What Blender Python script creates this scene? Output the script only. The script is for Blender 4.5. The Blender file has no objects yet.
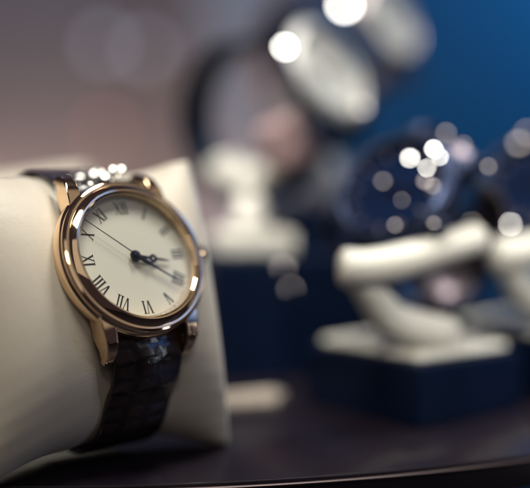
import bpy, bmesh, math, random
from mathutils import Vector, Matrix
random.seed(7)
PI = math.pi
S = 0.001                                   # everything below is written in millimetres
sc = bpy.context.scene
C = sc.collection

# ------------------------------------------------------------------ camera
PITCH = math.radians(4.56)
CAMH = 79.0
FPX = 530 / 132 * 280                       # focal length in photo pixels
cp, sp = math.cos(PITCH), math.sin(PITCH)
def c2w(x, y, z):                           # camera axes (right, up, back) -> world axes (right, away, up)
    return Vector((x, -z * cp + y * sp, y * cp + z * sp))
CAM = Vector((0, 0, CAMH))
def at(px, py, d):                          # a point d mm in front of the lens
    return CAM + c2w((px - 265) * d / FPX, -(py - 244) * d / FPX, -d)
cam = bpy.data.cameras.new('camera')
cam.sensor_width = 36
cam.lens = 18 * 280 / 66
cam.clip_start = 0.005
cam.clip_end = 20
cam.dof.use_dof = True
cam.dof.focus_distance = 274 * S
cam.dof.aperture_fstop = cam.lens / 25.0
cam.dof.aperture_blades = 0
co = bpy.data.objects.new('camera', cam)
C.objects.link(co)
co.location = CAM * S
co.rotation_euler = (PI / 2 - PITCH, 0, 0)
sc.camera = co

# ------------------------------------------------------------------ materials
def mat(name, base, rough=0.5, metal=0.0, spec=0.5, coat=0.0, coat_rough=0.05, sheen=0.0):
    m = bpy.data.materials.new(name)
    m.use_nodes = True
    b = m.node_tree.nodes['Principled BSDF']
    b.inputs['Base Color'].default_value = (*base, 1)
    b.inputs['Roughness'].default_value = rough
    b.inputs['Metallic'].default_value = metal
    b.inputs['Specular IOR Level'].default_value = spec
    b.inputs['Coat Weight'].default_value = coat
    b.inputs['Coat Roughness'].default_value = coat_rough
    b.inputs['Sheen Weight'].default_value = sheen
    return m
def nodes(m):
    return m.node_tree.nodes, m.node_tree.links, m.node_tree.nodes['Principled BSDF']
def vary(m, scale, c1, c2, detail=4, bump=0.0, dist=0.1, rough=None, bscale=None):
    n, l, b = nodes(m)
    tc = n.new('ShaderNodeTexCoord')
    t = n.new('ShaderNodeTexNoise')
    t.inputs['Scale'].default_value = scale
    t.inputs['Detail'].default_value = detail
    l.new(tc.outputs['Object'], t.inputs['Vector'])
    r = n.new('ShaderNodeValToRGB')
    r.color_ramp.elements[0].position = 0.3
    r.color_ramp.elements[1].position = 0.7
    r.color_ramp.elements[0].color = (*c1, 1)
    r.color_ramp.elements[1].color = (*c2, 1)
    l.new(t.outputs['Fac'], r.inputs['Fac'])
    l.new(r.outputs['Color'], b.inputs['Base Color'])
    if rough:
        mr = n.new('ShaderNodeMapRange')
        mr.inputs['To Min'].default_value = rough[0]
        mr.inputs['To Max'].default_value = rough[1]
        l.new(t.outputs['Fac'], mr.inputs['Value'])
        l.new(mr.outputs['Result'], b.inputs['Roughness'])
    if bump:
        t2 = n.new('ShaderNodeTexNoise')
        t2.inputs['Scale'].default_value = bscale or scale
        t2.inputs['Detail'].default_value = 6
        l.new(tc.outputs['Object'], t2.inputs['Vector'])
        bp = n.new('ShaderNodeBump')
        bp.inputs['Strength'].default_value = bump
        bp.inputs['Distance'].default_value = dist * S
        l.new(t2.outputs['Fac'], bp.inputs['Height'])
        l.new(bp.outputs['Normal'], b.inputs['Normal'])
    return m

M = {}
M['gold'] = vary(mat('rose_gold', (.80, .50, .27), .07, 1.0), 900, (.86, .61, .39), (.89, .67, .46), rough=(.03, .08))
M['steel'] = mat('steel', (.55, .50, .50), .34, 1.0)
M['pink_gold'] = mat('pink_gold', (.42, .27, .26), .38, 1.0)
M['satin_silver'] = mat('satin_silver', (.50, .50, .48), .55, .6)
M['dark_steel'] = mat('dark_steel', (.035, .045, .085), .40, 1.0)
M['dial_cream'] = vary(mat('dial_cream', (.74, .71, .60), .45), 2500, (.66, .64, .525), (.70, .68, .565), bump=.16, dist=.05, bscale=4000)
M['dial_white'] = mat('dial_white', (.56, .56, .53), .45)
M['dial_blue'] = mat('dial_blue', (.006, .015, .05), .15, 0.3)
M['ink'] = mat('black_print', (.012, .011, .014), .35)
M['track'] = mat('grey_print', (.12, .11, .10), .5)
M['blue_steel'] = mat('blued_steel', (.010, .014, .035), .22, 0.35)
M['stitch'] = mat('dark_thread', (.14, .10, .085), .7)
M['thread'] = mat('pale_thread', (.55, .50, .42), .8)
M['sparkle_bead'] = mat('sparkle_facet', (.22, .22, .21), .04, 0.9)
M['glint'] = mat('glint_facet', (.93, .92, .90), .0, 1.0)
M['glint_dim'] = mat('dim_glint_facet', (.08, .07, .068), .0, 1.0)  # low reflectance, for the fainter of the added glints
M['cream_leather'] = vary(mat('cream_leather', (.72, .67, .54), .42), 60, (.66, .64, .57), (.71, .69, .62), bump=.2, dist=.1, bscale=900)
M['grey_leather'] = vary(mat('grey_leather', (.22, .22, .24), .5), 60, (.20, .20, .22), (.25, .25, .27))
M['tan_leather'] = vary(mat('tan_leather', (.46, .39, .33), .5), 60, (.44, .37, .31), (.49, .42, .36))
M['mauve'] = vary(mat('mauve_suede', (.30, .20, .20), .8), 80, (.27, .18, .18), (.33, .22, .22))
M['navy'] = vary(mat('navy_lacquer', (.0022, .007, .024), .45, spec=.10), 40, (.0018, .006, .021), (.003, .009, .030), rough=(.38, .52))
M['navy_leather'] = vary(mat('navy_leather', (.012, .022, .05), .35), 200, (.005, .010, .024), (.008, .015, .034), bump=.3, dist=.2, bscale=700)

# cushion cloth: fine satin weave, faint soiling
m = M['cushion'] = mat('cushion_satin', (.72, .66, .54), .40, 0, .45, sheen=.25)
n, l, b = nodes(m)
b.inputs['Sheen Roughness'].default_value = .4
tc = n.new('ShaderNodeTexCoord')
ns = n.new('ShaderNodeTexNoise'); ns.inputs['Scale'].default_value = 45; ns.inputs['Detail'].default_value = 5
l.new(tc.outputs['Object'], ns.inputs['Vector'])
rp = n.new('ShaderNodeValToRGB')
rp.color_ramp.elements[0].position = .3; rp.color_ramp.elements[1].position = .7
rp.color_ramp.elements[0].color = (.64, .57, .47, 1); rp.color_ramp.elements[1].color = (.72, .65, .54, 1)
l.new(ns.outputs['Fac'], rp.inputs['Fac']); l.new(rp.outputs['Color'], b.inputs['Base Color'])
w1 = n.new('ShaderNodeTexWave'); w1.bands_direction = 'X'; w1.inputs['Scale'].default_value = 820; w1.inputs['Distortion'].default_value = 1.2
w2 = n.new('ShaderNodeTexWave'); w2.bands_direction = 'Y'; w2.inputs['Scale'].default_value = 820; w2.inputs['Distortion'].default_value = 1.2
n2 = n.new('ShaderNodeTexNoise'); n2.inputs['Scale'].default_value = 1100; n2.inputs['Detail'].default_value = 4
for q in (w1, w2, n2): l.new(tc.outputs['Object'], q.inputs['Vector'])
a1 = n.new('ShaderNodeMath'); l.new(w1.outputs['Fac'], a1.inputs[0]); l.new(w2.outputs['Fac'], a1.inputs[1])
a2 = n.new('ShaderNodeMath'); a2.operation = 'MULTIPLY_ADD'; a2.inputs[1].default_value = .35; l.new(a1.outputs[0], a2.inputs[0]); l.new(n2.outputs['Fac'], a2.inputs[2])
bp = n.new('ShaderNodeBump'); bp.inputs['Strength'].default_value = .60; bp.inputs['Distance'].default_value = .00009
l.new(a2.outputs[0], bp.inputs['Height']); l.new(bp.outputs['Normal'], b.inputs['Normal'])

# alligator leather: raised squarish scales from the strap's own coordinates (mm)
m = M['croc'] = mat('black_alligator', (.018, .012, .013), .24, 0, .5, coat=.7, coat_rough=.09)
n, l, b = nodes(m)
uv = n.new('ShaderNodeUVMap')
nz = n.new('ShaderNodeTexNoise'); nz.inputs['Scale'].default_value = .3; nz.inputs['Detail'].default_value = 2
l.new(uv.outputs['UV'], nz.inputs['Vector'])
vs_ = n.new('ShaderNodeVectorMath'); vs_.operation = 'SCALE'; vs_.inputs['Scale'].default_value = 2.5; l.new(nz.outputs['Color'], vs_.inputs[0])
ad = n.new('ShaderNodeVectorMath'); l.new(uv.outputs['UV'], ad.inputs[0]); l.new(vs_.outputs[0], ad.inputs[1])
mp = n.new('ShaderNodeMapping'); mp.inputs['Scale'].default_value = (.145, .235, 1); l.new(ad.outputs[0], mp.inputs['Vector'])
vo = n.new('ShaderNodeTexVoronoi'); vo.voronoi_dimensions = '2D'; vo.feature = 'DISTANCE_TO_EDGE'; vo.inputs['Scale'].default_value = 1; vo.inputs['Randomness'].default_value = .32
l.new(mp.outputs['Vector'], vo.inputs['Vector'])
mr = n.new('ShaderNodeMapRange'); mr.interpolation_type = 'SMOOTHERSTEP'; mr.inputs['From Max'].default_value = .34; l.new(vo.outputs['Distance'], mr.inputs['Value'])
rp = n.new('ShaderNodeValToRGB'); rp.color_ramp.elements[0].color = (.009, .006, .006, 1); rp.color_ramp.elements[1].color = (.030, .018, .016, 1)
l.new(mr.outputs['Result'], rp.inputs['Fac']); l.new(rp.outputs['Color'], b.inputs['Base Color'])
n3 = n.new('ShaderNodeTexNoise'); n3.inputs['Scale'].default_value = 2.2; n3.inputs['Detail'].default_value = 6
l.new(uv.outputs['UV'], n3.inputs['Vector'])
sc3 = n.new('ShaderNodeMath'); sc3.operation = 'MULTIPLY_ADD'; sc3.inputs[1].default_value = .13; l.new(n3.outputs['Fac'], sc3.inputs[0]); l.new(mr.outputs['Result'], sc3.inputs[2])
bp = n.new('ShaderNodeBump'); bp.inputs['Strength'].default_value = .28; bp.inputs['Distance'].default_value = .0004
l.new(sc3.outputs[0], bp.inputs['Height']); l.new(bp.outputs['Normal'], b.inputs['Normal']); l.new(bp.outputs['Normal'], b.inputs['Coat Normal'])

# lacquered table top: dark plum brown, fine scuffs
m = M['table'] = mat('plum_lacquer', (.014, .009, .013), .30, 0, .5)
vary(m, 25, (.008, .006, .011), (.014, .010, .015), detail=8, bump=.08, dist=.1, rough=(.15, .26), bscale=500)
M['rim'] = mat('bronze_rim', (.11, .085, .085), .5, 1.0)

# watch glass: clear pane that mirrors a little
def glass(name, k=1.0, rough=.0):
    m = bpy.data.materials.new(name); m.use_nodes = True
    n, l = m.node_tree.nodes, m.node_tree.links
    n.remove(n['Principled BSDF'])
    tr = n.new('ShaderNodeBsdfTransparent'); gl = n.new('ShaderNodeBsdfGlossy'); gl.inputs['Roughness'].default_value = rough
    lw = n.new('ShaderNodeLayerWeight'); pw_ = n.new('ShaderNodeMath'); pw_.operation = 'POWER'; pw_.inputs[1].default_value = 5
    fr = n.new('ShaderNodeMath'); fr.operation = 'MULTIPLY_ADD'; fr.inputs[1].default_value = .95; fr.inputs[2].default_value = .045
    l.new(lw.outputs['Facing'], pw_.inputs[0]); l.new(pw_.outputs[0], fr.inputs[0])
    mu = n.new('ShaderNodeMath'); mu.operation = 'MULTIPLY'; mu.inputs[1].default_value = k
    ms = n.new('ShaderNodeMixShader')
    l.new(fr.outputs[0], mu.inputs[0]); l.new(mu.outputs[0], ms.inputs[0]); l.new(tr.outputs[0], ms.inputs[1]); l.new(gl.outputs[0], ms.inputs[2])
    l.new(ms.outputs[0], n['Material Output'].inputs['Surface'])
    return m
M['glass'] = glass('watch_glass', .7)
def emit(name, col, k):
    m = bpy.data.materials.new(name); m.use_nodes = True
    n, l = m.node_tree.nodes, m.node_tree.links
    n.remove(n['Principled BSDF'])
    e = n.new('ShaderNodeEmission'); e.inputs['Color'].default_value = (*col, 1); e.inputs['Strength'].default_value = k
    l.new(e.outputs[0], n['Material Output'].inputs['Surface'])
    return m

# ------------------------------------------------------------------ mesh building
class MB:
    def __init__(s): s.v = []; s.f = []; s.uv = {}
    def add(s, vs, fs):
        o = len(s.v); s.v += [Vector(p) for p in vs]; s.f += [tuple(i + o for i in f) for f in fs]; return o
    def lathe(s, prof, seg=128, closed=False, wob=None):
        vs = []
        for r, h in prof:
            for k in range(seg):
                a = 2 * PI * k / seg
                rr = r * (wob(a, r, h) if wob else 1)
                vs.append((rr * math.sin(a), rr * math.cos(a), h))
        fs = []
        N = len(prof)
        for i in range(N if closed else N - 1):
            for k in range(seg):
                a, b2 = i * seg + k, i * seg + (k + 1) % seg
                c, d = ((i + 1) % N) * seg + (k + 1) % seg, ((i + 1) % N) * seg + k
                fs.append((a, d, c, b2))
        o = s.add(vs, fs)
        return o
    def disc(s, r, h, seg=128, up=True):
        vs = [(r * math.sin(2 * PI * k / seg), r * math.cos(2 * PI * k / seg), h) for k in range(seg)]
        s.add(vs, [tuple(range(seg))[::-1] if up else tuple(range(seg))])
    def prism(s, poly, h0, h1, fn=None):     # polygon in a plane, given a thickness
        n = len(poly); fn = fn or (lambda x, y, z: (x, y, z))
        vs = [fn(x, y, h0) for x, y in poly] + [fn(x, y, h1) for x, y in poly]
        fs = [tuple(range(n))[::-1], tuple(range(n, 2 * n))]
        fs += [(i, (i + 1) % n, n + (i + 1) % n, n + i) for i in range(n)]
        s.add(vs, fs)
    def box(s, c, d, R=None):
        vs = []
        for z in (-1, 1):
            for x, y in ((-1, -1), (1, -1), (1, 1), (-1, 1)):
                p = Vector((x * d[0] / 2, y * d[1] / 2, z * d[2] / 2))
                if R: p = R @ p
                vs.append(Vector(c) + p)
        s.add(vs, [(3, 2, 1, 0), (4, 5, 6, 7), (0, 1, 5, 4), (1, 2, 6, 5), (2, 3, 7, 6), (3, 0, 4, 7)])
    def sweep(s, path, prof, side=None, cap=True, closed=False, scale=None, uvs=False):
        # path: points; prof: (a, b) with a along 'side' and b along the path's outward normal
        N, n = len(path), len(prof)
        path = [Vector(p) for p in path]
        rings = []; dist = 0; L = []
        up = Vector((0, 0, 1))
        for i, p in enumerate(path):
            q0 = path[i - 1] if (i or closed) else p
            q1 = path[(i + 1) % N] if (i < N - 1 or closed) else p
            t = (q1 - q0).normalized()
            sd = Vector(side).normalized() if side else (t.cross(up).normalized() if abs(t.dot(up)) < .98 else Vector((1, 0, 0)))
            sd = (sd - t * sd.dot(t)).normalized()
            nn = sd.cross(t)
            k = scale(i / (N - 1)) if scale else (1, 1)
            rings.append([p + sd * a * k[0] + nn * b_ * k[1] for a, b_ in prof])
            if i: dist += (p - path[i - 1]).length
            L.append(dist)
        fs = []
        for i in range(N if closed else N - 1):
            j = (i + 1) % N
            for k in range(n):
                fs.append((i * n + k, i * n + (k + 1) % n, j * n + (k + 1) % n, j * n + k))
        if cap and not closed:
            fs += [tuple(range(n))[::-1], tuple((N - 1) * n + k for k in range(n))]
        o = s.add([q for r in rings for q in r], fs)
        if uvs:
            for i in range(N):
                for k in range(n): s.uv[o + i * n + k] = (prof[k][0], L[i])
    def build(s, name, material, parent=None, sharp=30, bevel=0, segs=3, sub=0):
        me = bpy.data.meshes.new(name)
        me.from_pydata([p * S for p in s.v], [], s.f)
        bm = bmesh.new(); bm.from_mesh(me); bmesh.ops.recalc_face_normals(bm, faces=bm.faces); bm.to_mesh(me); bm.free()
        if s.uv:
            lay = me.uv_layers.new(name='UVMap')
            for lp in me.loops: lay.data[lp.index].uv = s.uv.get(lp.vertex_index, (0, 0))
        for p in me.polygons: p.use_smooth = True
        me.set_sharp_from_angle(angle=math.radians(sharp))
        me.materials.append(material)
        o = bpy.data.objects.new(name, me); C.objects.link(o)
        if parent: o.parent = parent
        if bevel:
            mo = o.modifiers.new('bevel', 'BEVEL'); mo.width = bevel * S; mo.segments = segs; mo.limit_method = 'ANGLE'; mo.angle_limit = math.radians(35)
            mo.harden_normals = True
        if sub:
            mo = o.modifiers.new('subdivision', 'SUBSURF'); mo.levels = sub; mo.render_levels = sub
        return o
def tag(o, label, cat, group=None):
    o['label'] = label; o['category'] = cat
    if group: o['group'] = group
    return o
def thing(name, label, cat, matrix, group=None):
    o = bpy.data.objects.new(name, None); C.objects.link(o)
    o.empty_display_size = .01
    mm = matrix.copy(); mm.translation = mm.translation * S
    o.matrix_world = mm
    return tag(o, label, cat, group)
def frame(u, v, n, p):
    return Matrix(((u.x, v.x, n.x, p.x), (u.y, v.y, n.y, p.y), (u.z, v.z, n.z, p.z), (0, 0, 0, 1)))
def cat_rom(pts, k=8, closed=False):
    pts = [Vector(p) for p in pts]; out = []; N = len(pts)
    for i in range(N if closed else N - 1):
        g = lambda j: pts[j % N] if closed else pts[max(0, min(N - 1, j))]
        a, b_, c, d = g(i - 1), g(i), g(i + 1), g(i + 2)
        for q in range(k):
            t = q / k
            out.append(.5 * ((2 * b_) + (c - a) * t + (2 * a - 5 * b_ + 4 * c - d) * t * t + (3 * b_ - a - 3 * c + d) * t ** 3))
    if not closed: out.append(pts[-1])
    return out
def circ(r, seg=12, ry=None):
    return [(r * math.cos(2 * PI * k / seg), (ry or r) * math.sin(2 * PI * k / seg)) for k in range(seg)]

# ------------------------------------------------------------------ lamps (placed early: polished facets catch them)
KEY = Vector((-100, 165, 520))              # spot over the gold watch
KEY_R = 48
BACK = Vector((90, 375, 540))               # spot over the stands behind
BACK_R = 75
def lamp(name, loc, target, size, watts, col, shape='DISK', sy=None, spread=180):
    d = bpy.data.lights.new(name, 'AREA'); d.shape = shape; d.size = size * S
    if sy: d.size_y = sy * S
    d.energy = watts; d.color = col; d.spread = math.radians(spread)
    o = bpy.data.objects.new(name, d); C.objects.link(o)
    o.location = loc * S
    o.rotation_euler = (target - loc).to_track_quat('-Z', 'Y').to_euler()
    return o
def glint(parent, pw, r, name, lampp, material, depth=None):
    """A small faceted bead added to imitate a glint: its flat table is turned to catch the lamp."""
    nrm = ((lampp - pw).normalized() + (CAM - pw).normalized()).normalized()
    q = nrm.to_track_quat('Z', 'Y').to_matrix()
    b_ = MB(); seg = 14; dp = depth or r * 1.1
    vs = []; fs = []
    prof = [(r, 0), (r * 1.18, -dp * .35), (r * .9, -dp), (r * .3, -dp * 1.4)]
    for rr, h in prof:
        for k in range(seg):
            a = 2 * PI * k / seg; vs.append(q @ Vector((rr * math.cos(a), rr * math.sin(a), h)))
    fs.append(tuple(range(seg)))
    for i in range(len(prof) - 1):
        for k in range(seg):
            fs.append((i * seg + k, (i + 1) * seg + k, (i + 1) * seg + (k + 1) % seg, i * seg + (k + 1) % seg))
    fs.append(tuple((len(prof) - 1) * seg + k for k in range(seg))[::-1])
    inv = parent_world(parent).inverted()
    b_.add([inv @ (pw + v) for v in vs], fs)
    return b_.build(name, material, parent, sharp=12)
WORLDS = {}
def parent_world(o):                        # matrix in mm of a thing (its parts carry no transform of their own)
    while o.parent: o = o.parent
    mm = o.matrix_world.copy(); mm.translation = mm.translation / S
    return mm

# ------------------------------------------------------------------ a wrist watch
def stroke(x0, y0, x1, y1, w):               # a bar from (x0,y0) to (x1,y1), ends cut level
    return [(x0 - w / 2, y0), (x0 + w / 2, y0), (x1 + w / 2, y1), (x1 - w / 2, y1)]
def numeral(txt, ang, r, h, z0, z1):
    b_ = MB(); W = {'I': .95, 'V': 2.0, 'X': 2.1}
    tot = sum(W[c] for c in txt); x = -tot / 2
    def put(poly):
        def fn(px, py, z):
            ca, sa = math.cos(ang), math.sin(ang); yy = r + py
            return (px * ca + yy * sa, -px * sa + yy * ca, z)
        b_.prism(poly, z0, z1, fn)
    th, tn, sf = .35, .14, .08
    for i, c in enumerate(txt):
        cx = x + W[c] / 2; e = (i * 3 % 5) * .0
        if c == 'I':
            put(stroke(cx, -h / 2 + sf, cx, h / 2 - sf, th))
            put(stroke(cx, -h / 2, cx, -h / 2 + sf, .82)); put(stroke(cx, h / 2 - sf, cx, h / 2, .82))
        if c == 'V':
            put(stroke(cx, -h / 2, cx - .62, h / 2 - sf, th)); put(stroke(cx + .12, -h / 2, cx + .66, h / 2 - sf, tn))
            put(stroke(cx - .62, h / 2 - sf, cx - .62, h / 2, .8)); put(stroke(cx + .66, h / 2 - sf, cx + .66, h / 2, .55))
        if c == 'X':
            put(stroke(cx + .68, -h / 2 + sf, cx - .68, h / 2 - sf, th)); put(stroke(cx - .68, -h / 2 + sf, cx + .68, h / 2 - sf, tn))
            for sx in (-.68, .68):
                put(stroke(cx + sx, -h / 2, cx + sx, -h / 2 + sf, .72)); put(stroke(cx + sx, h / 2 - sf, cx + sx, h / 2, .72))
        x += W[c]
    return b_
def ring(b_, r0, r1, z0, z1, seg=96, cx=0, cy=0):
    vs = []
    for r, z in ((r0, z0), (r1, z0), (r1, z1), (r0, z1)):
        vs += [(cx + r * math.sin(2 * PI * k / seg), cy + r * math.cos(2 * PI * k / seg), z) for k in range(seg)]
    fs = [(i * seg + k, i * seg + (k + 1) % seg, ((i + 1) % 4) * seg + (k + 1) % seg, ((i + 1) % 4) * seg + k) for i in range(4) for k in range(seg)]
    b_.add(vs, fs)
def hand_mesh(kind, ang, z, t=.16):
    b_ = MB()
    def fn(px, py, zz):
        ca, sa = math.cos(ang), math.sin(ang); return (px * ca + py * sa, -px * sa + py * ca, zz)
    def put(poly): b_.prism(poly, z, z + t, fn)
    def rg(rc, r0, r1, sh=0):
        ring(b_, r0, r1, z, z + t, 40, rc * math.sin(ang) + sh * math.cos(ang), rc * math.cos(ang) - sh * math.sin(ang))
    if kind == 'hour':
        rg(0, .3, 1.5); put([(-.48, 1.2), (.48, 1.2), (.36, 4.15), (-.36, 4.15)])
        rg(5.15, .34, 1.12); put([(-.34, 6.1), (.34, 6.1), (.26, 8.6), (.05, 10.1), (-.05, 10.1), (-.26, 8.6)])
    elif kind == 'minute':
        rg(0, .3, 1.35); put([(-.5, 1.2), (.5, 1.2), (.62, 3.7), (.28, 4.9), (-.28, 4.9), (-.62, 3.7)])
        put([(-.26, 4.85), (.26, 4.85), (.20, 12), (.05, 14.9), (-.05, 14.9), (-.20, 12)])
    else:
        rg(0, .2, .85); put([(-.16, .7), (.16, .7), (.07, 16.0), (-.07, 16.0)]); put([(-.2, -4.5), (.2, -4.5), (.16, -.7), (-.16, -.7)])
    return b_
def strap_loop(cv, ch, A, B, lug=21.2, lh=-4.4, ex=2.4, n=15, first=52, full=False):
    """closed path in the watch's own v/h plane, from the 6 o'clock lugs round behind to the 12 o'clock lugs"""
    pts = [(-lug, lh), (-lug - 5.2, lh - 1.2), (-lug - 10.1, lh - 5.2)] if full else [(-lug, lh), (-lug - 3.6, lh - 2.6)]
    for k in range(n):
        f0 = 63 if full else first
        a = math.radians(f0 + (360 - f0 - first) * k / (n - 1))      # 0 = front
        c, s_ = math.cos(a), math.sin(a)
        rr = (abs(c / B) ** ex + abs(s_ / A) ** ex) ** (-1 / ex)
        pts.append((cv - rr * s_, ch + rr * c))
    pts += [(lug + 3.6, lh - 2.6), (lug, lh)]
    return cat_rom([(0, p, q) for p, q in pts], 8)
def strap_prof(w, t):
    h = w / 2
    return [(-h, 0), (-h, t * .45), (-h + .5, t * .72), (-h * .62, t * .93), (-h * .3, t), (h * .3, t), (h * .62, t * .93), (h - .5, t * .72), (h, t * .45), (h, 0), (h - .4, -.3), (-h + .4, -.3)]

CASE = [(20.0, .9), (20.35, .5), (20.75, -.4), (20.9, -1.6), (20.75, -3.0), (20.1, -4.2), (19.6, -4.6), (19.0, -5.6), (17.5, -6.3), (0.01, -6.3)]
BEZEL = [(16.45, .2), (16.35, 1.9), (16.5, 2.5), (16.9, 2.85), (17.35, 2.95), (18.75, 2.08), (18.85, 1.95), (18.87, 1.74), (18.95, 1.72), (19.5, 1.75), (20.0, 1.5), (20.35, 1.0), (20.35, .55)]
def lug_mesh(su, sv):
    side = [(13.5, .35), (18.5, .15), (21.5, -.75), (23.6, -2.5), (24.8, -4.6), (25.1, -6.8), (24.1, -7.3), (23.0, -6.2), (21.4, -5.3), (18.5, -5.3), (13.5, -4.4)]
    b_ = MB(); n = len(side); vs = []
    def rowx(v, o):                          # the lug narrows and leans in towards its tip
        t = max(0, (v - 18) / 8)
        inn, out = 10.25, 14.6 - 2.3 * t
        return inn if o == 0 else out
    for o in (0, 1):
        for v, h in side: vs.append((su * rowx(v, o), sv * v, h))
    fs = [tuple(range(n))[::-1], tuple(range(n, 2 * n))] + [(i, (i + 1) % n, n + (i + 1) % n, n + i) for i in range(n)]
    b_.add(vs, fs)
    return b_
def make_watch(root, metal, dial, strap_m, path, strap_w=20, strap_t=3.0, detail=True, times=(3.37, 20.9, 51.6), bezel_m=None):
    b_ = MB(); b_.lathe([(16.9, .9)] + CASE); case = b_.build('case', metal, root, sharp=35)
    b_ = MB(); b_.lathe(BEZEL, 160); b_.build('bezel', bezel_m or metal, root, sharp=28)
    b_ = MB(); b_.lathe([(16.9, -.6), (16.9, 0.0), (0.01, 0.0)]); b_.build('dial', dial, root)
    b_ = MB(); b_.lathe([(16.42, 1.9), (16.3, 2.45), (14, 2.75), (8, 2.95), (0.01, 3.0)]); b_.build('crystal_glass', M['glass'], root, sharp=60)
    for su in (-1, 1):
        for sv in (-1, 1): lug_mesh(su, sv).build('lug', metal, root, bevel=.8, segs=4)
    b_ = MB()
    def wob(a, r, h): return 1 + (.05 * math.cos(24 * a) if r > 2.4 else 0)
    b_.lathe([(1.2, 0), (1.3, 1.2), (2.7, 1.3), (3.0, 2.0), (3.0, 3.6), (2.5, 4.4), (1.4, 4.8), (.01, 4.9)], 144, wob=wob)
    b_.v = [Vector((19.7 + p.z * .75, p.x * .82, p.y * .82 - 1.9)) for p in b_.v]
    b_.build('crown', metal, root, sharp=40)
    b_ = MB()
    tp = lambda t: (1 - .03 * min(1, 4 * min(t, 1 - t)), 1 - .35 * min(1, 5 * min(t, 1 - t)))
    b_.sweep(path, strap_prof(strap_w, strap_t), side=(1, 0, 0), scale=tp, uvs=True)
    strap = b_.build('strap', strap_m, root, sharp=50)
    inks = M['ink'] if detail else M['track']
    hr, mi, se = times
    if detail:
        for k, t in enumerate(['XII', 'I', 'II', 'III', 'IIII', 'V', 'VI', 'VII', 'VIII', 'IX', 'X', 'XI']):
            numeral(t, k * PI / 6, 13.3, 3.3, .03, .10).build('numeral', inks, root, sharp=30)
        b_ = MB()
        ring(b_, 15.62, 15.70, .02, .05); ring(b_, 16.12, 16.20, .02, .05)
        for k in range(60):
            a = k * PI / 30; w = .10 if k % 5 else .3
            def fn(px, py, z, a=a): return (px * math.cos(a) + py * math.sin(a), -px * math.sin(a) + py * math.cos(a), z)
            b_.prism([(-w / 2, 15.72), (w / 2, 15.72), (w / 2, 16.1), (-w / 2, 16.1)], .02, .05, fn)
        b_.build('minute_track', M['track'], root)
    else:
        b_ = MB()
        for k in range(12):
            a = k * PI / 6
            def fn(px, py, z, a=a): return (px * math.cos(a) + py * math.sin(a), -px * math.sin(a) + py * math.cos(a), z)
            b_.prism([(-.3, 12.4), (.3, 12.4), (.3, 15), (-.3, 15)], .03, .2, fn)
        b_.build('hour_markers', M['steel'], root)
    hand_mesh('hour', hr * PI / 6, .75).build('hour_hand', M['blue_steel'], root, sharp=30)
    hand_mesh('minute', mi * PI / 30, 1.1).build('minute_hand', M['blue_steel'], root, sharp=30)
    hand_mesh('seconds', se * PI / 30, 1.45, .1).build('seconds_hand', M['blue_steel'], root, sharp=30)
    b_ = MB(); b_.lathe([(.75, .4), (.75, 1.75), (.55, 1.95), (.01, 2.0)], 32); b_.build('hand_cap', M['blue_steel'], root)
    return strap

# ------------------------------------------------------------------ the gold watch
U = c2w(.75669, .05196, -.65170); V = c2w(-.28562, .92295, -.25804); Nn = c2w(.58808, .38140, .71323)
W0 = CAM + c2w(-32.71, -3.26, -280.5)
FM = frame(U, V, Nn, W0)
A0, B0 = 37.5, 21.5
CH = -7.2 - B0
watch = thing('wrist_watch', 'rose gold wrist watch with cream roman numeral dial on black alligator strap, in sharp focus', 'watch', FM)
path = strap_loop(-2.7, CH, A0 + .3, B0 + .3, first=44, full=True, lh=-3.9, lug=20.0)
strap = make_watch(watch, M['gold'], M['dial_cream'], M['croc'], path)
# stitching along both edges of the strap
b_ = MB()
acc = 0
for i in range(6, len(path) - 7):
    p, q = path[i], path[i + 1]
    acc += (q - p).length
    if acc < 2.1: continue
    acc = 0
    t = (q - p).normalized(); nn = Vector((1, 0, 0)).cross(t)
    for sx in (-1, 1):
        fr = i / (len(path) - 1); kt = 1 - .35 * min(1, 5 * min(fr, 1 - fr))
        base = p + Vector((sx * 8.1, 0, 0)) + nn * (3.0 * .81 * kt + .05)
        b_.sweep([base - t * .75 - nn * .25, base - t * .4 + nn * .08, base + t * .4 + nn * .08, base + t * .75 - nn * .25], circ(.2, 6), side=(1, 0, 0))
b_.build('stitching', M['stitch'], strap)
# beads added to imitate the sparkle where the strap leaves the upper lugs
rnd = random.Random(3)
from mathutils.bvhtree import BVHTree
sv_ = [FM @ (v.co / S) for v in strap.data.vertices]
bvh = BVHTree.FromPolygons(sv_, [tuple(p.vertices) for p in strap.data.polygons])
M['sparkle_bead_dim'] = mat('dim_sparkle_facet', (.016, .015, .015), .05, .9)  # low reflectance keeps part of the added sparkle faint
sparkles = [(67, 179, .60, 1), (73, 174, .62, 0), (80, 177, .70, 1), (86, 176.5, .6, 0), (78, 182, .55, 1), (90, 184, .55, 1),
          (94, 173, .74, 1), (98, 169, .62, 0), (105, 176, .80, 1), (108, 175, .55, 0), (101, 172, .6, 1),
          (113, 166.5, .70, 1), (117, 165, .6, 0), (117, 174, .74, 1), (121, 162.5, .78, 1), (122, 167, .55, 0), (84, 171, .5, 0), (111, 179, .5, 1)]
for k in range(12):
    x = rnd.uniform(66, 122); sparkles.append((x, rnd.uniform(-1, 1) * 6 + 181 - (x - 66) * .19, rnd.uniform(.35, .6), 0))
for px, py, r, bright in sparkles:
    best = None                              # slide along the line of sight until the bead sits on the leather
    for q in range(90):
        pw = at(px, py, 278 + q * .25); hit = bvh.find_nearest(pw)
        if best is None or hit[3] < best[0] - 1e-4: best = (hit[3], pw, hit[0])
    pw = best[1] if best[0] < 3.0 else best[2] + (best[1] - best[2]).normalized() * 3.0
    glint(strap, pw, r * 1.05, 'sparkle_bead', KEY, M['sparkle_bead' if bright else 'sparkle_bead_dim'])

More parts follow.
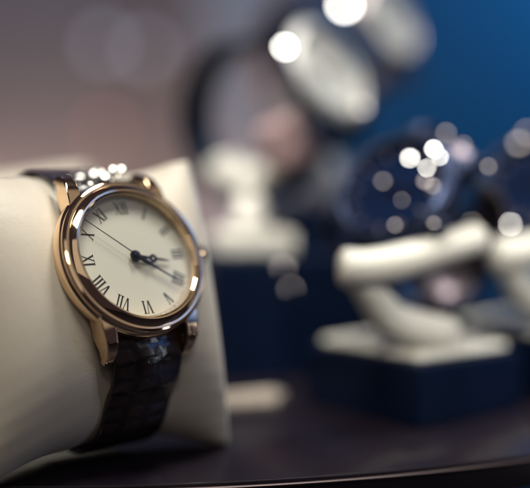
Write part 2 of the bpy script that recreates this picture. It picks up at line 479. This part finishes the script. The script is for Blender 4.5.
# ------------------------------------------------------------------ cushions
def cushion(LL, LR, mid, left, right, dent, B):
    """mid/left/right: (v centre, h centre, half height, lean) of the cross-section at the strap and at the two seams"""
    b_ = MB(); NS, NT = 96, 128
    for i in range(NS + 1):
        s_ = -LL + (LL + LR) * (.5 - .5 * math.cos(PI * i / NS))
        L, end = (LR, right) if s_ > 0 else (LL, left)
        q = abs(s_) / L
        d = math.exp(-(s_ / 13.0) ** 8) * dent
        e = q * q * (3 - 2 * q)
        vc, hc, aa, ln = [m_ + (x - m_) * e for m_, x in zip(mid, end)]
        bb = B * max(0, 1 - q ** 2.2) ** .60 + 2.0 * dent * (1 - d) * (1 - q) + .8 - 1.0 * d
        aa += -1.0 * d - 2.6 * dent * math.sin(PI * q) ** 2
        for k in range(NT):
            a = 2 * PI * k / NT; c, s2 = math.cos(a), math.sin(a)
            ex = 2.2
            rr = (abs(c) ** ex + abs(s2) ** ex) ** (-1 / ex)
            v = aa * rr * s2; h = bb * rr * c
            sl = s_ * (1 - .05 * (1 - min(1, (v / aa) ** 2)) * q ** 3)     # the seam bows in between the corners
            cr = .22 * q ** 1.5 * (1 - q ** 6) * math.sin(abs(v) * .42 + s_ * .3 + .02 * v * v) * abs(s2) ** 2   # creases running in from the corners
            h += cr * (1 if c > 0 else -1)
            b_.v.append(Vector((sl, v + vc, h + hc + ln * v)))
    for i in range(NS):
        for k in range(NT):
            b_.f.append((i * NT + k, i * NT + (k + 1) % NT, (i + 1) * NT + (k + 1) % NT, (i + 1) * NT + k))
    b_.f += [tuple(range(NT))[::-1], tuple(NS * NT + k for k in range(NT))]
    return b_
cb = cushion(46, 32, (-2.7, CH, A0, 0), (-7, CH + 9, 38.5, .16), (-8.5, -16.5, 38.5, .226), 1.0, B0)
co_ = cb.build('cushion', M['cushion'], None, sharp=75)
mm = FM.copy(); mm.translation = mm.translation * S; co_.matrix_world = mm
tag(co_, 'cream satin display cushion that the rose gold watch is strapped round', 'cushion')

# second cushion, behind on the left
p2 = at(4, 250, 372); p2.z = 37
um = Vector((.86, .5, 0)).normalized(); nm = Vector((.46, -.79, .40)).normalized(); vm = nm.cross(um).normalized()
c2 = cushion(44, 36, (0, 0, 37, 0), (0, 0, 41, 0), (0, 0, 41, 0), 0, 24).build('cushion', M['cushion'], None, sharp=75)
f2 = frame(um, vm, um.cross(vm), p2); f2.translation = f2.translation * S; c2.matrix_world = f2
tag(c2, 'cream cushion out of focus behind the watch cushion, only its top edge showing', 'cushion')

# ------------------------------------------------------------------ table
TC = Vector((-54.5, 554.8, 0)); TR = 291.9
table = thing('display_table', 'round dark plum lacquered display table with thin bronze edge', 'table', Matrix.Translation(TC))
b_ = MB(); b_.lathe([(TR - .8, -9), (TR - .8, -1.1), (TR - 1.1, -.35), (TR - 1.9, 0), (.01, 0)], 360); b_.build('table_top', M['table'], table, sharp=30)
b_ = MB(); b_.lathe([(TR - .75, -2.0), (TR - .05, -1.9), (TR + .1, -1.4), (TR - .2, -1.15), (TR - .75, -1.15)], 360, closed=True); b_.build('edge_trim', M['rim'], table, sharp=30)
b_ = MB(); b_.lathe([(60, -9.0), (55, -60), (90, -139), (0.01, -139)], 64); b_.build('pedestal', M['navy'], table)

from mathutils.bvhtree import BVHTree
TREES = {}
def seat_glint(w_, px, py, d, r, ma):
    """set an added glint bead into the surface of its thing, where the line of sight meets it or passes closest"""
    if w_.name not in TREES:
        W_ = parent_world(w_); vs, fs = [], []
        for ch in w_.children:
            if ch.type != 'MESH' or 'glass' in ch.name: continue
            o = len(vs); vs += [W_ @ (v.co / S) for v in ch.data.vertices]
            fs += [tuple(i + o for i in p.vertices) for p in ch.data.polygons]
        TREES[w_.name] = BVHTree.FromPolygons(vs, fs)
    t = TREES[w_.name]
    dr = (at(px, py, 100) - CAM).normalized()
    hit = t.ray_cast(CAM, dr)
    if hit[0] is not None:
        pw = hit[0] - dr * .5
    else:
        best = min(((t.find_nearest(CAM + dr * q), CAM + dr * q) for q in [d - 30 + k for k in range(90)]), key=lambda z: z[0][3])
        n_, pt = best; gap = n_[3]
        pw = n_[0] + (pt - n_[0]).normalized() * min(gap, r * .9)
    glint(w_, pw, r, 'glint_bead', BACK, M[ma])  # bead added only to make a blurred highlight disc
# ------------------------------------------------------------------ stands behind
def stand_block(root, ex, ey, h, plate=2.6, inset=3.2, plate_off=(0, 0)):
    b_ = MB(); b_.box((0, 0, (h - plate) / 2), (ex, ey, h - plate)); b_.build('base_block', M['navy'], root, bevel=.8)
    b_ = MB(); b_.box((plate_off[0], plate_off[1], h - plate / 2), (ex - 2 * inset, ey - 2 * inset, plate)); b_.build('plate', M['cream_leather'], root, bevel=1.4)
def rotz(p, a):
    return Matrix.Translation(p) @ Matrix.Rotation(a, 4, 'Z')
def local(root, pts):
    inv = parent_world(root).inverted(); return [inv @ p for p in pts]
def tube(root, name, material, pts, r, k=8, prof=None, sub=0):
    b_ = MB(); pp = cat_rom(local(root, pts), k); N = len(pp)
    def sc_(t):
        e = min(t, 1 - t) * N / 3.0
        f = math.sqrt(max(.02, 1 - (1 - min(1, e)) ** 2))
        rr = r(t) if callable(r) else r
        return (rr * f, rr * f)
    b_.sweep(pp, prof or circ(1, 20), scale=sc_)
    return b_.build(name, material, root, sharp=70)

def watch_frame(nc, vc, p):
    n_ = c2w(*nc).normalized(); v_ = c2w(*vc); v_ = (v_ - n_ * v_.dot(n_)).normalized(); u_ = v_.cross(n_).normalized()
    return frame(u_, v_, n_, p)

# (a) tall stand in the middle: navy block, cream plate and cuff, watch turned to the right
def tall_stand(px_plate, d, ztop, wpx, wd, nc, label_s, label_w, group_s, strap_m, dial_m, metal, block, plate, neck_r, cream, bezel_m=None, R=30):
    wm = watch_frame(nc, (-.2, 1, 0), at(*wpx, wd))
    pc = at(px_plate, 244, d); pc.z = 0
    st = thing('watch_stand', label_s, 'watch stand', rotz(pc, math.radians(14)), group_s)
    b_ = MB(); b_.box((block[2], 0, (ztop - 7.5) / 2), (block[0], block[1], ztop - 7.5)); b_.build('base_block', M['navy'], st, bevel=.8)
    b_ = MB(); b_.box((0, 0, ztop - 3.75), (plate[0], plate[1], 7.5)); b_.build('plate', cream, st, bevel=1.4)
    lc = wm @ Vector((0, 0, -7.5 - R))
    # cuff: a padded C lying inside the strap, open towards the watch
    uu = (wm.to_3x3() @ Vector((1, 0, 0)))
    pts = []
    for k in range(25):
        a = math.radians(62 + 95 * k / 24)
        pts.append(wm @ Vector((0, -(R - 7.5) * math.sin(a), -7.5 - R + (R - 7.5) * math.cos(a))))
    b_ = MB(); b_.sweep(local(st, pts), [(x * 10.5, y * 5.5) for x, y in circ(1, 20)], side=(parent_world(st).inverted().to_3x3() @ uu))
    b_.build('cuff', cream, st, sharp=70)
    low = wm @ Vector((0, -(R - 7.5) * math.sin(math.radians(150)), -7.5 - R + (R - 7.5) * math.cos(math.radians(150))))
    ft = Vector((pc.x, pc.y, ztop - 1)); 
    lowest = min(pts, key=lambda q: q.z)
    tube(st, 'neck', cream, [ft, ft.lerp(lowest, .5) + Vector((-1, 0, 0)), lowest], lambda t: neck_r - 2 * t, 10)
    wt = thing('wrist_watch', label_w, 'watch', wm)
    make_watch(wt, metal, dial_m, strap_m, strap_loop(0, -7.5 - R, R, R, ex=2.0), 20, 5.0, detail=False, times=(10.1, 9, 31), bezel_m=bezel_m)
    return st, wt
st1, wt1 = tall_stand(250, 412, 51, (327, 73), 402, (.70, .38, .60),
    'tall navy stand with cream plate and cuff holding the white dial watch',
    'blurred white dial watch on dark strap, standing highest directly right of the gold watch', 'stands with navy blocks', M['navy_leather'], M['dial_white'], M['dark_steel'], (62, 44, 12), (27, 32), 6.5, M['cream_leather'], M['satin_silver'])
st4, wt4 = tall_stand(338, 478, 66, (387, 20), 468, (.74, .33, .58),
    'tall navy stand half hidden behind the white dial watch, farthest back',
    'pale watch cut by the top of the picture, farthest back of all the watches', 'stands with navy blocks', M['mauve'], M['dial_white'], M['steel'], (84, 44, 10), (26, 30), 5.0, M['grey_leather'])
tube(st1, 'cuff_pad', M['mauve'], [at(272, 120, 398), at(284, 143, 400), at(291, 168, 402)], 9.0)
for w_, px, py, d, r, ma in [(wt1, 285, 47, 380, 1.0, 'glint'), (wt1, 300, 36, 396, .9, 'glint_dim'), (wt1, 312, 30, 398, .9, 'glint_dim'), (wt1, 296, 64, 394, .7, 'glint_dim'),
                             (wt1, 362, 107, 396, 1.2, 'glint_dim'), (wt4, 343, 5, 424, 1.5, 'glint'), (wt4, 368, 45, 455, 1.3, 'glint_dim'), (wt1, 331, 38, 400, .8, 'glint_dim')]:
    seat_glint(w_, px, py, d, r, ma)

# (b) low stands on the right: navy block, cream plate, bent cream arm
def low_stand(origin, yaw, h, label_s, label_w, wpos, dial_m, ex=46, ey=50):
    """origin: the near bottom corner of the block"""
    m4 = rotz(origin, yaw)
    ctr = m4 @ Vector((ex / 2, ey / 2, 0))
    st = thing('watch_stand', label_s, 'watch stand', rotz(ctr, yaw), 'stands with navy blocks')
    stand_block(st, ex, ey, h)
    return st
B2 = Vector((44, 317.5, 0)); YAW2 = math.radians(38)
def right_arm(st, sh, z_top):
    # foot on the plate, neck bending up and back, bar rising to the right
    P = lambda px, py, d: at(px, py, d - 14) + sh
    tube(st, 'arm', M['cream_leather'], [P(456, 335, 356), P(420, 329, 351), P(392, 320, 347), P(378, 304, 343), P(366, 286, 339), P(352, 270, 336)], lambda t: 5.0 + .5 * math.sin(t * 5), 8)
    tube(st, 'arm_bar', M['cream_leather'], [P(338, 267, 334), P(364, 268, 335), P(402, 261, 338), P(446, 247, 344), P(484, 237, 350)], lambda t: 5.6 - 1.0 * t, 8)
def side_watch(sh, label):
    wm = watch_frame((-.50, .52, .69), (.70, .72, 0), at(394, 190, 338) + sh)
    wt = thing('wrist_watch', label, 'watch', wm)
    make_watch(wt, M['dark_steel'], M['dial_blue'], M['bracelet'], strap_loop(2, -29, 22.5, 22.5, ex=2.0), 17, 2.6, detail=False, times=(1.8, 38, 12))
    return wt
m = M['bracelet'] = mat('steel_bracelet', (.20, .16, .18), .28, 1.0)
n, l, b = nodes(m)
uv = n.new('ShaderNodeUVMap'); br = n.new('ShaderNodeTexBrick'); br.inputs['Scale'].default_value = 1
br.inputs['Brick Width'].default_value = 5.6; br.inputs['Row Height'].default_value = 3.0; br.inputs['Mortar Size'].default_value = .25; br.inputs['Mortar Smooth'].default_value = .6
l.new(uv.outputs['UV'], br.inputs['Vector'])
br.inputs['Color1'].default_value = (.11, .09, .10, 1); br.inputs['Color2'].default_value = (.09, .075, .09, 1); br.inputs['Mortar'].default_value = (.05, .04, .05, 1)
l.new(br.outputs['Color'], b.inputs['Base Color'])
bp = n.new('ShaderNodeBump'); bp.inputs['Strength'].default_value = .8; bp.inputs['Distance'].default_value = .0004; bp.invert = True
l.new(br.outputs['Fac'], bp.inputs['Height']); l.new(bp.outputs['Normal'], b.inputs['Normal'])

st2 = low_stand(B2, YAW2, 21, 'low navy block with cream plate and bent cream arm, in front on the right', '', None, None)
right_arm(st2, Vector((0, 0, 0)), 18)
wt2 = side_watch(Vector((0, 0, 0)), 'dark blue dial watch with steel bracelet lying tilted on the bent cream arm')
SH = Vector((50, 36, 1))
st3 = low_stand(B2 + Vector((SH.x, SH.y, 0)), YAW2, 21 + SH.z, 'navy block with cream plate and arm, cut off by the right edge of the picture', '', None, None)
right_arm(st3, SH, 0)
wt3 = side_watch(SH, 'dark steel bracelet watch cut off by the right edge of the picture')
for w_, px, py, d, r, ma in [(wt2, 410, 158, 331, .62, 'glint'), (wt2, 434, 149, 332, .66, 'glint'), (wt2, 424, 155, 332, .42, 'glint'), (wt2, 427, 168, 331, .42, 'glint'), (wt2, 440, 157, 333, .42, 'glint'),
                             (wt2, 466, 178, 340, .6, 'glint_dim'), (wt2, 395, 225, 336, .6, 'glint_dim'), (wt2, 402, 200, 334, .5, 'glint_dim'), (wt2, 490, 167, 344, .6, 'glint_dim'), (wt2, 419, 148, 332, .34, 'glint'), (wt2, 446, 133, 338, .7, 'glint_dim'), (wt2, 463, 145, 336, .7, 'glint_dim'), (wt2, 425, 181, 332, .8, 'glint_dim'), (wt2, 433, 186, 334, .7, 'glint_dim'),
                             (wt2, 383, 181, 331, .6, 'glint_dim'), (wt2, 434, 222, 338, .9, 'glint_dim'), (wt2, 473, 225, 342, .9, 'glint_dim'), (wt2, 512, 224, 348, .42, 'glint'),
                             (wt3, 526, 148, 378, .6, 'glint'), (wt3, 519, 143, 381, 1.1, 'glint_dim'), (wt3, 524, 122, 382, .8, 'glint_dim'),
                             (st1, 283, 268, 388, 1.1, 'glint_dim'), (st1, 291, 289, 388, .7, 'glint_dim')]:
    seat_glint(w_, px, py, d, r, ma)

def ground(px, py, z=0.0):
    d_ = at(px, py, 1) - CAM; return CAM + d_ * ((z - CAMH) / d_.z)
# small cream block lying on the table beside the cushion
pb = ground(247, 404)
tagb = thing('price_block', 'small cream bar lying on the table beside the cushion corner', 'display block', rotz(pb, math.radians(22)))
b_ = MB(); b_.prism([(-3.5, 0), (3.5, 0), (3, 3.6), (-1.5, 4.4)], -10, 10, lambda x, y, z: (z, x, y)); b_.build('bar', M['tan_leather'], tagb, bevel=1)
b_ = MB(); b_.box((11.2, 0, 1.8), (2.4, 6, 3.5)); b_.build('end_cap', M['steel'], tagb, bevel=.8)

# ------------------------------------------------------------------ shop behind
def struct(o): o['kind'] = 'structure'; return o
M['floor'] = vary(mat('dark_floor', (.012, .012, .02), .5), 6, (.010, .010, .018), (.016, .015, .024))
M['wall'] = vary(mat('taupe_plaster', (.32, .29, .29), .8), 4, (.29, .265, .265), (.34, .31, .305))
M['pillar'] = vary(mat('pale_plaster', (.60, .57, .60), .8), 4, (.56, .53, .56), (.63, .60, .63))
M['blue_panel'] = vary(mat('blue_panel', (.004, .125, .30), .6), 3, (.003, .115, .28), (.005, .135, .32))
b_ = MB(); b_.box((0, 900, -145), (2400, 2400, 12)); struct(b_.build('floor', M['floor']))
b_ = MB(); b_.box((-700, 1215, 350), (1330, 30, 1000)); struct(b_.build('back_wall', M['wall']))
b_ = MB(); b_.box((720, 1190, 350), (1440, 30, 1000)); struct(b_.build('side_wall', M['blue_panel']))
b_ = MB(); b_.box((-18, 1185, 350), (96, 26, 1000)); struct(b_.build('wall_pillar', M['pillar']))
for i, (px, py, c, k, lb) in enumerate([(105, 45, (.8, .8, 1), 1.0, 'small dim round wall light, leftmost of the two near the top'), (146, 50, (.8, .8, 1), 1.0, 'small dim round wall light, right one of the two near the top'), (105, 130, (1, .40, .30), .8, 'small dim reddish wall light low above the cushion')]):
    p = at(px, py, 1190); p.y = 1199.5
    lt = thing('wall_light', lb, 'wall light', Matrix.Translation(p) @ Matrix.Rotation(PI / 2, 4, 'X'), 'small wall lights')
    b_ = MB(); b_.lathe([(11, 0), (11, 5), (8.6, 6), (8.2, 4), (8.2, 0)], 40); b_.build('housing', M['wall'], lt)
    b_ = MB(); b_.disc(8.1, 3, 40); b_.build('bulb', emit('bulb_glow', c, k), lt)

# ------------------------------------------------------------------ light
lamp('key_spot', KEY, W0 + Vector((0, 0, -5)), 130, 1.5, (1, .955, .84), 'SQUARE')
lamp('front_spot', W0 + c2w(.12, .60, .79) * 520, W0, 70, .12, (1, .94, .80), 'SQUARE')
lamp('back_spot', BACK, Vector((60, 400, 30)), 2 * BACK_R, .85, (1, .98, .91), spread=100)
lamp('bezel_fill', W0 + c2w(.05, .52, .85) * 640, W0, 420, .27, (1, .92, .78), 'SQUARE')  # unseen panel added for the gold bezel to mirror
lamp('gold_fill', W0 + Vector((400, -60, 330)), W0, 340, .10, (1, .90, .74), 'SQUARE')  # warm area added on the right to brighten the gold's reflections
lamp('streak_fill', Vector((300, 235, 45)), W0 + Vector((0, 0, -25)), 14, .045, (.80, .88, 1), 'RECTANGLE', 150)  # added source for the pale streak on the strap
lamp('cuff_fill', Vector((-150, 260, 330)), Vector((-2, 408, 66)), 80, .034, (1, .97, .90), spread=22)  # unseen lamp added to brighten the middle cuff
lamp('arm_fill', Vector((120, 110, 250)), Vector((62, 360, 30)), 90, .030, (1, .96, .86), spread=26)  # frontal fill added to lift the right-hand arms out of shadow
lamp('warm_wash', Vector((-330, 1105, -40)), Vector((-300, 1200, 40)), 520, .62, (1, .72, .60), 'RECTANGLE', 60)
lamp('cool_wash', Vector((-330, 900, 700)), Vector((-250, 1200, 330)), 500, .70, (.42, .50, 1), 'RECTANGLE', 60)  # added to tint the upper left wall blue
lamp('blue_wash', Vector((540, 1060, 460)), Vector((440, 1180, 330)), 260, 2.4, (.12, .62, 1), 'RECTANGLE', 120)
lamp('blue_side', Vector((330, 300, 200)), Vector((60, 360, 20)), 160, .07, (.12, .35, 1))  # added for blue tones on the right-hand blocks
w = bpy.data.worlds.new('World'); sc.world = w; w.use_nodes = True
bg = w.node_tree.nodes['Background']
bg.inputs['Color'].default_value = (.48, .37, .47, 1); bg.inputs['Strength'].default_value = .07

sc.view_settings.view_transform = 'Standard'
sc.view_settings.look = 'None'
sc.view_settings.exposure = 0
sc.view_settings.gamma = 1
sc.render.engine = 'CYCLES'
sc.cycles.use_denoising = True
sc.cycles.sample_clamp_indirect = 8
sc.cycles.max_bounces = 8
sc.cycles.transparent_max_bounces = 12
sc.cycles.use_adaptive_sampling = False
